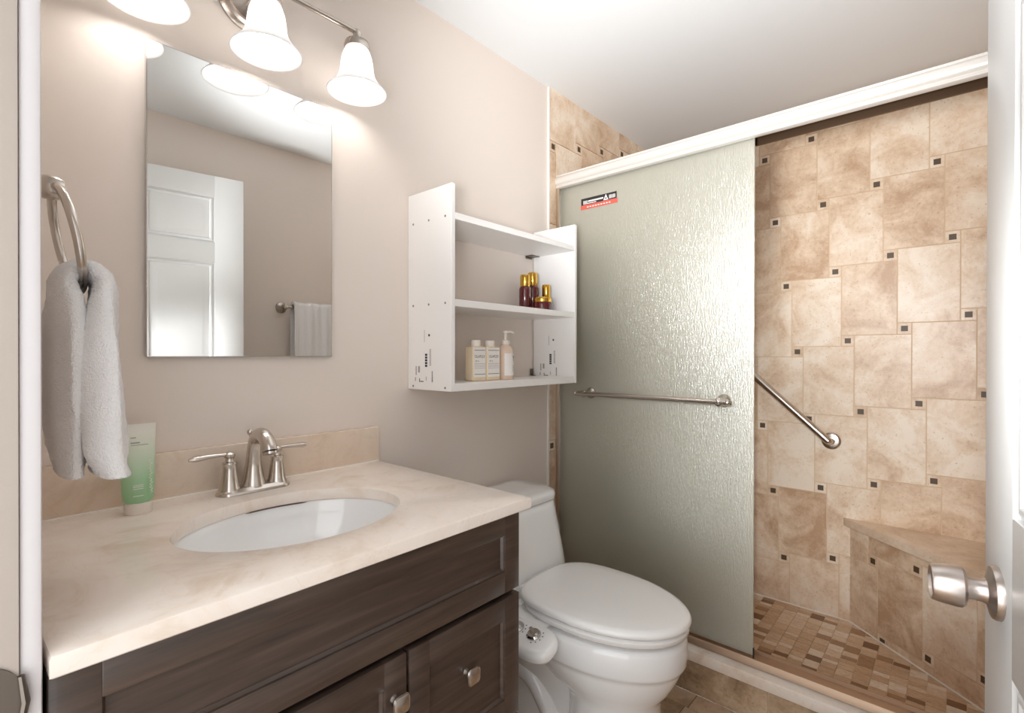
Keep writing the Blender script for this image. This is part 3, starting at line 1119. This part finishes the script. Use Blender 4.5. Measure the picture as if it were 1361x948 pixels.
def cosmetic(x, y, r, hb, hc, label, rc=None):
    z0 = 1.3503
    t = thing('cosmetic_bottle', label, 'bottle', (x, y, z0), 'maroon cosmetics on the middle board')
    b = B()
    b.lathe((x, y, z0), (0, 0, 1), [(r*.9, 0), (r, .003), (r, hb-.012), (r*.93, hb-.004), (r*.72, hb)], 32)
    b.build('bottle_body', 'maroon', t)
    rc = rc or r*.82
    b = B()
    b.lathe((x, y, z0+hb-.001), (0, 0, 1), [(rc*.9, 0), (rc, .003), (rc, hc-.008), (rc*.9, hc-.002), (rc*.4, hc)], 32)
    b.build('cap', 'gold', t)
cosmetic(1.447, -.105, .0225, .090, .046, 'maroon bottle with gold cap at the left end of its cluster')
cosmetic(1.545, -.062, .0235, .108, .052, 'tallest maroon bottle with gold cap, at the back of its cluster')
cosmetic(1.586, -.098, .0205, .062, .052, 'maroon bottle with gold cap nearest the right side panel')
t = thing('cosmetic_jar', 'low wide maroon cream jar with gold lid in front of the bottles', 'jar', (1.480, -.158, 1.3503))
b = B()
b.lathe((1.482, -.160, 1.3503), (0, 0, 1), [(.031, 0), (.0355, .004), (.0355, .026), (.034, .030)], 36)
b.build('jar_body', 'maroon', t)
b = B()
b.lathe((1.482, -.160, 1.3795), (0, 0, 1), [(.0335, 0), (.0345, .002), (.0345, .015), (.033, .018), (.004, .0185)], 36)
b.build('lid', 'gold', t)

# ---------------------------------------------------------------- toilet
def make_toilet():
    X0 = 1.300
    t = thing('toilet', 'white one-piece toilet with closed lid between the vanity and shower', 'toilet', (X0, -.40, 0))
    def egg(hw, yb, yf, z, n=64, sq=2.0, xo=0, sqb=None):
        """elongated outline: widest a bit behind the middle, blunter at the back"""
        ym = yb + (yf-yb)*.44
        pts = []
        for i in range(n):
            a = 2*pi*i/n
            c_, s_ = cos(a), sin(a)
            e = sq if s_ >= 0 else (sqb or 2.6)
            k = lambda v, e: (abs(v)**(2/e))*(1 if v >= 0 else -1)
            y = ym + (yf-ym)*k(s_, e) if s_ >= 0 else ym + (ym-yb)*k(s_, e)*-1 if False else (ym + (yb-ym)*abs(k(s_, e)) if s_ < 0 else ym + (yf-ym)*k(s_, e))
            pts.append((X0+xo+hw*k(c_, e), y, z))
        return pts
    def rrect(hw, yb, yf, z, r, n=10):
        hw += .007
        pts = []
        for cx, cy, a0 in ((hw-r, yb-min(r,.03), 0), (-hw+r, yb-min(r,.03), 90), (-hw+r, yf+r, 180), (hw-r, yf+r, 270)):
            rr = r if cy != yb-min(r,.03) else min(r, .03)
            for k in range(n+1):
                a = radians(a0+90*k/n)
                pts.append((X0+cx+r*cos(a) if rr == r else X0+(hw-rr if cx > 0 else -hw+rr)+rr*cos(a), cy+rr*sin(a), z))
        return pts
    b = B()
    # bowl: rim flowing into the pedestal
    b.loft([egg(.150, -.44, -.735, 0, sq=2.2), egg(.142, -.445, -.722, .020, sq=2.2), egg(.128, -.45, -.706, .08, sq=2.2), egg(.120, -.45, -.700, .16, sq=2.2), egg(.120, -.45, -.702, .215, sq=2.2),
            egg(.128, -.43, -.712, .240), egg(.147, -.38, -.735, .268), egg(.162, -.33, -.752, .300), egg(.171, -.30, -.763, .326), egg(.173, -.295, -.766, .337), egg(.179, -.285, -.773, .342), egg(.183, -.28, -.777, .352), egg(.184, -.275, -.778, .378),
            egg(.184, -.27, -.778, .405), egg(.180, -.27, -.774, .418), egg(.172, -.27, -.766, .421)])
    # rear body with the trapway bulge
    b.loft([egg(.118, -.015, -.52, 0, sq=2.6), egg(.112, -.015, -.52, .03, sq=2.6), egg(.100, -.015, -.52, .09, sq=2.6), egg(.104, -.015, -.52, .16, sq=2.6), egg(.116, -.015, -.52, .215, sq=2.6),
            egg(.134, -.015, -.52, .262, sq=2.6), egg(.150, -.015, -.52, .310, sq=2.6), egg(.160, -.02, -.5, .36, sq=2.6), egg(.165, -.02, -.46, .415, sq=2.6)])
    for s_ in (-1, 1):
        b.tube([(X0+s_*.085, -.10, .05), (X0+s_*.098, -.16, .14), (X0+s_*.100, -.25, .215), (X0+s_*.095, -.34, .20), (X0+s_*.085, -.40, .11), (X0+s_*.08, -.43, .03)], [.030, .034, .034, .032, .030, .030], 16, smooth=5)
    b.build('bowl', 'porcelain', t, smooth=75)
    b = B()
    b.loft([rrect(.150, -.012, -.30, .30, .07), rrect(.176, -.012, -.300, .36, .075), rrect(.196, -.012, -.292, .42, .075), rrect(.201, -.012, -.274, .49, .075),
            rrect(.199, -.012, -.254, .57, .07), rrect(.196, -.012, -.236, .64, .066), rrect(.194, -.012, -.230, .664, .064), rrect(.190, -.014, -.226, .6655, .062)])
    b.build('tank', 'porcelain', t, smooth=60)
    b = B()
    b.loft([rrect(.192, -.012, -.229, .6675, .064), rrect(.1975, -.010, -.235, .670, .066), rrect(.1985, -.010, -.236, .688, .066), rrect(.194, -.014, -.231, .697, .064),
            rrect(.180, -.026, -.216, .7025, .058), rrect(.12, -.06, -.16, .7055, .04)])
    b.build('tank_lid', 'porcelain', t, smooth=60)
    zs = .434
    b = B()
    b.loft([egg(.176, -.315, -.775, zs-.002, sqb=3.2), egg(.182, -.31, -.782, zs+.003, sqb=3.2), egg(.183, -.31, -.783, zs+.014, sqb=3.2), egg(.177, -.315, -.777, zs+.019, sqb=3.2)])
    b.build('seat', 'seat', t, smooth=50)
    b = B()
    b.loft([egg(.178, -.30, -.780, zs+.0215, sqb=3.2), egg(.184, -.296, -.787, zs+.026, sqb=3.2), egg(.185, -.296, -.788, zs+.034, sqb=3.2), egg(.180, -.30, -.782, zs+.041, sqb=3.2),
            egg(.168, -.312, -.766, zs+.0445, sqb=3.2), egg(.13, -.35, -.70, zs+.047, sqb=3.0), egg(.06, -.42, -.58, zs+.048, sqb=2.6)])
    b.build('seat_lid', 'seat', t, smooth=50)
    for s_ in (-1, 1):
        b = B()
        b.box((X0+s_*.08-.022, -.318, .421), (X0+s_*.08+.022, -.288, zs+.03), .008, 3)
        b.build('hinge', 'seat', t)
    b = B()
    for s_ in (-1, 1):
        b.box((X0+s_*.155-.02, -.40, .4215), (X0+s_*.155+.02, -.37, zs-.001), .004)
    b.box((X0-.14, -.36, .4215), (X0+.16, -.30, zs-.004), .003)
    b.build('bumper', 'seat', t)
    # flush lever on the left front of the tank
    b = B()
    b.lathe((X0-.150, -.231, .610), (0, -1, 0), [(.014, 0), (.014, .006), (.008, .009), (.008, .018)], 20)
    b.tube([(X0-.150, -.250, .610), (X0-.120, -.252, .608), (X0-.090, -.250, .604)], [.0085, .0075, .009], 14, smooth=4)
    b.build('flush_lever', 'nickel', t)
    # bidet control arm under the seat
    b = B()
    def arm(k, z, e=0):
        pts = []
        for i in range(48):
            a = 2*pi*i/48
            c_, s_ = cos(a), sin(a)
            pts.append((X0-.236+(.050-e)*(abs(c_)**.75)*(1 if c_ > 0 else -1), -.435+(.092-e)*(abs(s_)**.75)*(1 if s_ > 0 else -1), z + .18*(.0)))
        return pts
    tiltx = lambda pts: [(x, y, z + (x-(X0-.236))*.28) for x, y, z in pts]
    b.loft([tiltx(arm(0, .383, .018)), tiltx(arm(0, .388, .006)), tiltx(arm(0, .398, 0)), tiltx(arm(0, .410, 0)), tiltx(arm(0, .418, .004)), tiltx(arm(0, .422, .014))])
    b.box((X0-.20, -.46, .418), (X0-.12, -.33, .4315), .004)
    a_ = b.build('bidet_attachment', 'seat', t, smooth=50)
    a_['label'] = 'white bidet control arm with two chrome dials'
    for y_ in (-.395, -.455):
        b = B()
        ax = Vector((-.28, 0, 1)).normalized()
        o_ = Vector((X0-.232, y_, .4215+.004*.28))
        b.lathe(o_, ax, [(.0205, 0), (.0205, .004), (.0175, .007), (.0165, .009), (.004, .009)], 28)
        u_ = Vector((.35, .94, 0)); u_ = (u_-ax*u_.dot(ax)).normalized(); v_ = ax.cross(u_)
        bar = []
        for p, q in ((-.0155, -.0042), (.0155, -.0042), (.0155, .0042), (-.0155, .0042)):
            bar.append(o_ + ax*.0085 + u_*p + v_*q)
        b.prism(bar, ax*.008)
        dd = b.build('dial', 'chrome', a_)
        dd['label'] = 'round chrome dial'
    for yy in (-.455, -.395):
        b = B()
        for k in range(5):
            a = radians(200+k*28)
            p = Vector((X0-.232, yy, .4236)) + Vector((.026*cos(a), .026*sin(a), .026*cos(a)*.28))
            b.box(p-Vector((.0015, .0015, .0004)), p+Vector((.0015, .0015, .0004)))
        b.build('tick_marking', 'black', a_)
make_toilet()

# ---------------------------------------------------------------- shower enclosure
CBX0, CBX1, CBZ = 1.745, 1.88, .115
cb = thing('shower_curb', 'stone shower curb with a cream marble cap along the floor', 'curb', (1.81, -.77, 0))
T = Tiles((CBX0, 0, 0), (0, -1, 0), (0, 0, 1), (-1, 0, 0))
T.add([(0, 0), (-YF, 0), (-YF, CBZ), (0, CBZ)], .001, 1, .5)
rnd = random.Random(3)
y = -.06
while y < -YF:
    q = clip([(y+.0015, .002), (y+.3085, .002), (y+.3085, CBZ-.002), (y+.0015, CBZ-.002)], [(0, 0), (-YF, 0), (-YF, CBZ), (0, CBZ)])
    if q: T.add(q, .004, 0, rnd.random())
    y += .31
T.build('curb_face', ['curb_tile', 'grout'], cb)
b = B()
b.box((CBX0+.001, YF+.001, 0), (CBX1, -.009, CBZ))
b.build('curb_core', 'tile', cb)
b = B()
b.box((1.735, YF+.002, CBZ), (CBX1+.008, -.009, .152), .003)
b.build('cap', 'cap_marble', cb)

fr = thing('shower_header', 'white moulded header rail across the top of the shower opening', 'shower header', (1.81, -.77, 1.905))
# header: moulded cornice profile (x, z) extruded along Y
prof = [(1.775, 1.905), (1.769, 1.908), (1.769, 1.913), (1.773, 1.915), (1.773, 1.920), (1.768, 1.923), (1.764, 1.930), (1.762, 1.938), (1.763, 1.946), (1.768, 1.953),
        (1.772, 1.955), (1.772, 1.959), (1.776, 1.960), (1.776, 1.964), (1.780, 1.966), (1.864, 1.966), (1.866, 1.905), (1.862, 1.905), (1.860, 1.940), (1.783, 1.940), (1.781, 1.905)]
b = B()
prof = prof[:15] + [(1.790, 1.966), (1.790, 1.906), (1.781, 1.905)]
b.loft([[(x, -.0085, z) for x, z in prof], [(x, YF+.0085, z) for x, z in prof]])
b.build('fascia', 'header', fr, smooth=35)
b = B()
b.box((1.7905, YF+.009, 1.936), (1.864, -.009, 1.9655))
b.box((1.858, YF+.009, 1.905), (1.864, -.009, 1.938))
b.box((1.816, YF+.009, 1.925), (1.821, -.009, 1.938))
b.build('channel', 'channel', fr)
for y0, y1 in ((-.0085, -.024), (YF+.0085, YF+.024)):
    b = B()
    b.box((1.772, min(y0, y1), .176), (1.780, max(y0, y1), 1.906), .001)
    b.box((1.780, min(y0, y0+(y1-y0)*.35), .176), (1.858, max(y0, y0+(y1-y0)*.35), 1.906))
    b.box((1.852, min(y0, y1), .176), (1.860, max(y0, y1), 1.906), .001)
    tag(b.build('shower_jamb', 'alu', origin=(1.81, y0, .176)), 'metal shower jamb on the tile strip beside the toilet tank' if y0 > -.1 else 'metal shower jamb at the bench end of the sill track', 'shower jamb')
b = B()
pt = [(1.779, .1522), (1.775, .1540), (1.777, .172), (1.781, .1775), (1.785, .1775), (1.787, .165), (1.850, .160), (1.852, .1705), (1.858, .1705), (1.858, .1522)]
b.loft([[(x, -.0085, z) for x, z in pt], [(x, YF+.0085, z) for x, z in pt]])
tag(b.build('sill_track', 'sill', smooth=30, origin=(1.81, -.77, .152)), 'long bronze toned sill track on top of the shower curb', 'sill track')

def glass_panel(name, x, y0, y1, label, bar):
    g = thing(name, label, 'glass door', (x, (y0+y1)/2, .18))
    b = B()
    b.box((x-.003, y1, .180), (x+.003, y0, 1.9185), .0008, 1)
    b.build('glass', 'rain', g, smooth=0)
    b = B()
    b.box((x-.0045, y0-.0005, .179), (x+.0045, y0+.0035, 1.92), .0006)
    b.box((x-.0045, y1-.0015, .166), (x+.0045, y1+.0015, .205), .0006)
    b.build('edge_seal', 'rubber', g)
    b = B()
    b.box((x-.006, y1+.03, 1.9185), (x+.006, y0-.03, 1.929), .001)
    b.build('hanger_rail', 'alu', g)
    if not bar:
        return
    bx, bz = 1.738, 1.027
    b = B()
    b.tube([(bx, -.145, bz), (bx, -.742, bz)], .0092, 16)
    for yy in (-.172, -.712):
        b.lathe((x-.0032, yy, bz), (-1, 0, 0), [(.0235, 0), (.0235, .004), (.021, .008), (.0135, .016), (.011, .028), (.012, .040), (.0142, .048), (.0142, .062), (.008, .068), (.002, .069)], 28)
    for yy, s_ in ((-.145, 1), (-.742, -1)):
        b.lathe((bx, yy, bz), (0, s_, 0), [(.0080, -.006), (.0100, -.003), (.0100, .002), (.0075, .006), (.0095, .010), (.006, .015), (.001, .016)], 18)
    o = b.build('towel_bar', 'nickel', g)
    o['label'] = 'brushed nickel towel bar across the glass'
    b = B()
    xs = x-.0036
    def quad(ya, yb, za, zb, mi):
        b.face([(xs - .0002*mi, ya, za), (xs - .0002*mi, yb, za), (xs - .0002*mi, yb, zb), (xs - .0002*mi, ya, zb)], mi)
    ya, yb, z0 = -.121, -.290, 1.797
    quad(ya, yb, z0+.0185, z0+.0465, 0)
    quad(ya+.002, yb-.004, z0, z0+.0185, 1)
    quad(-.155, -.228, z0+.0285, z0+.0345, 2)
    quad(-.150, -.195, z0+.0215, z0+.0245, 2)
    for k in range(6): quad(-.132-k*.0035, -.134-k*.0035, z0+.021, z0+.036, 2)
    for k in range(5): quad(-.256-k*.006, -.259-k*.006, z0+.023, z0+.038, 2)
    for k in range(9): quad(-.150-k*.013, -.158-k*.013, z0+.006, z0+.010, 2)
    b.face([(xs-.0005, -.229, z0+.0205), (xs-.0005, -.252, z0+.0205), (xs-.0005, -.2405, z0+.0445)], 2)
    b.face([(xs-.0007, -.2365, z0+.0245), (xs-.0007, -.2445, z0+.0245), (xs-.0007, -.2405, z0+.034)], 0)
    s = b.build('warning_sticker', ['black', 'red', 'label'], g, smooth=0)
    s['label'] = 'small black and red warning sticker'
glass_panel('shower_glass_door', 1.801, -.0125, -.808, 'rain textured sliding glass door with towel bar and warning sticker', True)
glass_panel('shower_glass_door', 1.835, -.0125, -.790, 'plain inner sliding glass door slid behind the one with the towel bar', False)

# bench
bn = thing('shower_bench', 'triangular tiled corner bench seat at the right of the shower', 'bench', (2.5, -1.4, 0))
bd = Vector((-.356, -.400, 0)).normalized()
bnrm = Vector((-bd.y, bd.x, 0)) * -1     # towards the room
if bnrm.x > 0: bnrm = -bnrm
A = Vector((XR-.005, -.968, 0))
Lb = (A.y - (YF+.008)) / -bd.y
E_ = A + bd*Lb
b = B()
b.prism([A, E_, Vector((XR-.005, YF+.008, 0))], (0, 0, .43))
b.build('bench_core', 'bench_tile', bn, smooth=0)
T = Tiles(A, bd, (0, 0, 1), bnrm)
hopscotch(T, [(0, .01), (Lb, .01), (Lb, .43), (0, .43)], (.121, .327), seed=9)
T.build('bench_front', ['tile', 'grout', 'accent'], bn)
b = B()
ov = bnrm*.022
tA = A + ov + bd*-.004; tA.x = min(tA.x, XR-.006)
b.prism([tA+Vector((0, 0, .431)), E_+ov+Vector((0, 0, .431)), Vector((XR-.006, YF+.009, .431)), Vector((XR-.006, tA.y+.01, .431))], (0, 0, .033))
b.build('bench_seat', 'bench_tile', bn, smooth=0)
b = B()
b.tube([A+bnrm*.006+Vector((0, 0, .0115)), E_+bnrm*.006+Vector((0, 0, .0115))], .0035, 8)
b.build('caulk_line', 'caulk', bn)

# grab bar
gb = thing('grab_bar', 'slanted steel grab bar on the tiled shower wall', 'grab bar', (XR-.005, -.66, 1.0))
g0 = Vector((XR-.005, -.893, .800)); g1 = Vector((XR-.005, -.440, 1.215))
gd = (g1-g0).normalized()
n_ = Vector((-1, 0, 0))
b = B()
b.tube([g0+n_*.004, g0+n_*.028+gd*.002, g0+n_*.042+gd*.014, g0+n_*.046+gd*.034, (g0+g1)/2+n_*.046, g1+n_*.046-gd*.034, g1+n_*.042-gd*.014, g1+n_*.028-gd*.002, g1+n_*.004], .0165, 18, smooth=5)
b.build('bar', 'nickel', gb, smooth=60)
for g in (g0, g1):
    b = B()
    b.lathe(g, (-1, 0, 0), [(.0385, 0), (.0385, .004), (.036, .008), (.030, .0100), (.018, .011)], 36)
    b.build('flange', 'nickel', gb)

# towel bar and towel on the wall opposite the mirror
BZ, BY = 1.447, YF+.062
tbar = thing('towel_bar', 'nickel towel bar on the wall opposite, seen in the mirror', 'towel bar', (1.48, YF, BZ))
b = B()
b.tube([(1.262, BY, BZ), (1.700, BY, BZ)], .0075, 14)
b.build('rail', 'nickel', tbar)
for x in (1.262, 1.700):
    b = B()
    b.lathe((x, YF+.0005, BZ), (0, 1, 0), [(.031, 0), (.031, .005), (.027, .010), (.016, .016), (.011, .024), (.011, .046), (.0135, .052), (.0135, .070), (.009, .075), (.002, .076)], 28)
    b.build('bracket', 'nickel', tbar)
bt = B()
rg = []
path = [(BY-.018, .98), (BY-.018, 1.2), (BY-.017, 1.40), (BY-.014, BZ+.004), (BY-.008, BZ+.016), (BY, BZ+.020), (BY+.009, BZ+.016), (BY+.015, BZ+.003), (BY+.018, 1.40), (BY+.020, 1.2), (BY+.021, 1.0), (BY+.021, .94)]
P_, _ = spline([Vector((0, a, z)) for a, z in path], [0]*len(path), 6)
nx = 40
for side in (0, 1):
    rg = []
    for i, p in enumerate(P_):
        t_ = (P_[min(i+1, len(P_)-1)]-P_[max(i-1, 0)]).normalized()
        nn = Vector((0, t_.z, -t_.y))
        row = []
        for k in range(nx+1):
            x = 1.300 + .365*k/nx
            wv = .0022*sin(k*.55+i*.05) + .0015*sin(k*1.3+1)
            row.append(Vector((x, p.y, p.z)) - nn*((.010 if side else .001)+ (wv if side else 0)) )
        rg.append(row)
    if side == 0: inner = rg
    else: outer_ = rg
loop = [list(reversed(a)) + c_ for a, c_ in zip(inner, outer_)]
bt.loft(loop)
tw = bt.build('bath_towel', 'towel', smooth=60, origin=(1.48, BY, BZ))
tag(tw, 'white towel folded over the bar on the opposite wall', 'towel')
for o in bpy.data.objects:
    if '_o' in o: del o['_o']
